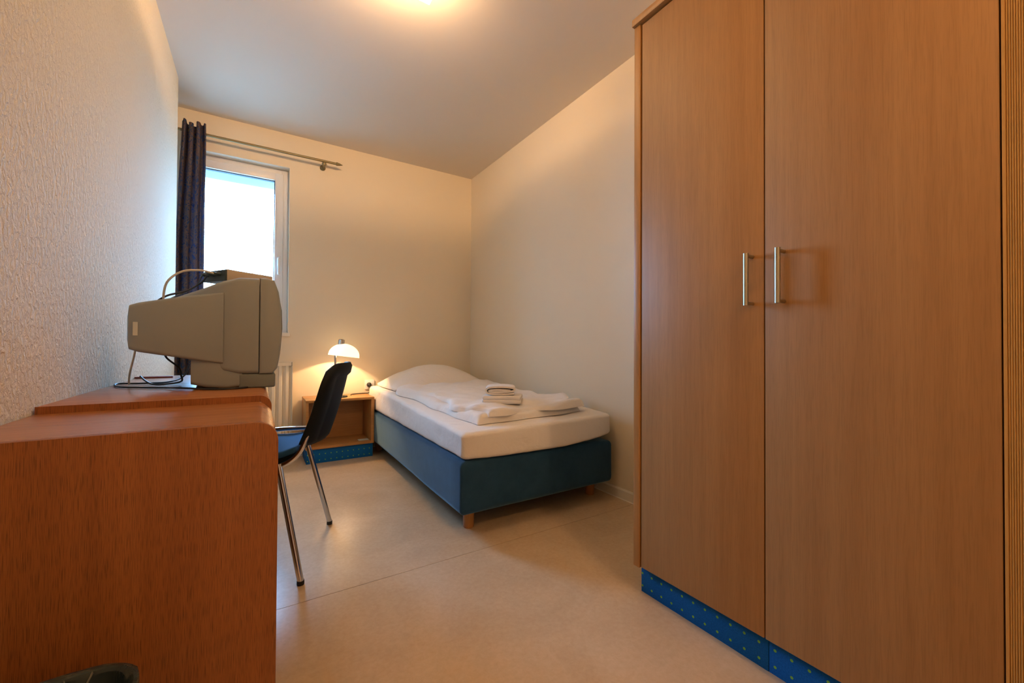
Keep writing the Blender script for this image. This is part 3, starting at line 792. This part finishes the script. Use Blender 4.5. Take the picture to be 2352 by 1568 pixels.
# ---------------------------------------------------------------- waste bin
wbn = thing('waste_bin', 'dark waste bin with grey plastic liner in front of the cabinet', 'bin', (-.28, .75, 0))
wbn.scale = (1, 1, .984)
def rloop(x0, x1, y0, y1, r): return rrect(x0, x1, y0, y1, r, 7)
bx = (-.415, -.145, .62, .885)
def skin(levels, wob=0, seed=0, cap_first=True):
    b_ = BM(); rings = []
    for q, (ins, z, wb_) in enumerate(levels):
        lp = rloop(bx[0]+ins, bx[1]-ins, bx[2]+ins, bx[3]-ins, max(.012, .065-ins))
        # subdivide straight parts for wobble
        P = []
        for i in range(len(lp)):
            a, b2 = Vector(lp[i]), Vector(lp[(i+1) % len(lp)]); m_ = max(1, int((b2-a).length/.012))
            m_ = {0: 1}.get(m_, m_)
            P.append((a, b2))
        pts_ = []
        for a, b2 in P:
            k_ = 12 if (b2-a).length > .06 else 1
            for w_ in range(k_): pts_.append(a.lerp(b2, w_/k_))
        rings.append([b_.verts.new((p.x+wb_*nz3(p.x*40, p.y*40, seed), p.y+wb_*nz3(p.y*40, p.x*40, seed+5), z+wb_*1.2*nz3(p.x*30, p.y*30, seed+9))) for p in pts_])
    for a, b2 in zip(rings, rings[1:]):
        m_ = len(a)
        for k in range(m_): b_.faces.new((a[k], a[(k+1) % m_], b2[(k+1) % m_], b2[k]))
    if cap_first: b_.faces.new(rings[0])
    return b_, rings
b_, rg = skin([(.045, 0, 0), (.040, .004, 0), (.004, .372, 0), (.0, .376, 0), (.0, .380, 0), (.005, .380, 0), (.008, .37, 0), (.044, .008, 0)])
b_.faces.new(rg[-1]); obj('bin_body', b_, m_bin, wbn)
b_, rg = skin([(.006, .285, .010), (-.002, .33, .006), (-.003, .375, .002), (-.002, .3835, .0015), (.004, .385, .0015), (.011, .378, .004), (.018, .32, .014), (.035, .2, .02), (.05, .06, .01)], seed=3, cap_first=False)
b_.faces.new(rg[-1]); obj('bin_liner', b_, m_liner, wbn)
# twisted pleats of the liner
pb = BM()
for (x0_, y0_, x1_, y1_) in ((-.235, .862, -.215, .80), (-.205, .864, -.213, .80)):
    tube(pb, [(x0_, y0_+.006, .384), (x0_*.5+x1_*.5, y0_*.5+y1_*.5+.01, .372), (x1_, y1_+.02, .34)], .003, 6, 4, flat=.001)
obj('liner_pleat', pb, mat('liner_fold', (.20, .20, .17, 1), .4), wbn)

# ---------------------------------------------------------------- ceiling lamp
lcx, lcy, lz = .505, 1.625, 2.448
cl = thing('ceiling_lamp', 'square opal glass ceiling lamp, lit, above the room centre', 'ceiling lamp', (lcx, lcy, H))
NG = 24; hs = .158; T, Bm = [], []
gb = BM()
for i in range(NG+1):
    a, b2 = [], []
    for j in range(NG+1):
        u, v = -1+2*i/NG, -1+2*j/NG; m_ = max(abs(u), abs(v)); z = lz-.002+.006*m_**3
        a.append(gb.verts.new((lcx+u*hs, lcy+v*hs, z+.005))); b2.append(gb.verts.new((lcx+u*hs, lcy+v*hs, z)))
    T.append(a); Bm.append(b2)
for i in range(NG):
    for j in range(NG):
        gb.faces.new((T[i][j], T[i+1][j], T[i+1][j+1], T[i][j+1])); gb.faces.new((Bm[i][j], Bm[i][j+1], Bm[i+1][j+1], Bm[i+1][j]))
for i in range(NG):
    for j in (0, NG):
        gb.faces.new((T[i][j], Bm[i][j], Bm[i+1][j], T[i+1][j])); gb.faces.new((T[j][i], T[j][i+1], Bm[j][i+1], Bm[j][i]))
obj('glass_dish', gb, m_dish, cl)
obj('ceiling_plate', Box(lcx-.06, lcx+.06, lcy-.06, lcy+.06, H-.02, H-.0005, .004), m_white, cl)
obj('fixing_knob', lathe(BM(), [(0, -.012), (.008, -.010), (.010, -.004), (.006, 0), (.006, .085)], (lcx, lcy, lz-.005), 16), m_chrome, cl)
for s in (-1, 1):
    q = lathe(BM(), [(0, -.02), (.012, -.015), (.016, 0), (.012, .015), (0, .02)], (lcx+s*.075, lcy, 2.490), 14, Vector((1, 0, 0))); obj('bulb', q, m_bulb, cl)
    light('ceiling_bulb', 'POINT', (lcx+s*.03, lcy, 2.499), LAMP_W/2, WARM, shadow_soft_size=.02)

# trees far outside the window
for k, (tx, ty, hh) in enumerate(((-3.9, 24, 6.3), (1.2, 30, 6.0))):
    tr_ = thing('tree', ['distant green treetop left of the receiver box outside', 'distant green treetop further right outside'][k], 'tree', (tx, ty, -3.0))
    b_ = BM(); bmesh.ops.create_icosphere(b_, subdivisions=4, radius=1)
    for vv in b_.verts:
        n_ = vv.co.normalized(); vv.co = n_*(1+.35*noise.noise(n_*3+Vector((k, 0, 0)))+.12*noise.noise(n_*9)); vv.co = Vector((vv.co.x*1.9, vv.co.y*1.9, vv.co.z*2.4))+Vector((tx, ty, -3+hh-1.2))
    obj('crown', b_, m_leaf, tr_); obj('trunk', tube(BM(), [(tx, ty, -3.0), (tx, ty, -3+hh-1.8)], .18, 10), m_bark, tr_)

# lamp of the entry, behind the camera
hl = thing('entry_lamp', 'round opal ceiling lamp in the entry behind the wardrobe', 'ceiling lamp', (.80, -.70, H))
obj('glass_dome', lathe(BM(), [(0, -.07), (.06, -.062), (.10, -.04), (.115, -.012), (.115, -.002)], (.80, -.70, H), 28), glow('opal_dome_lit', (1.0, .72, .42), 2.0), hl)
light('entry_bulb', 'POINT', (.80, -.70, H-.14), HALL_W, WARM, shadow_soft_size=.045)
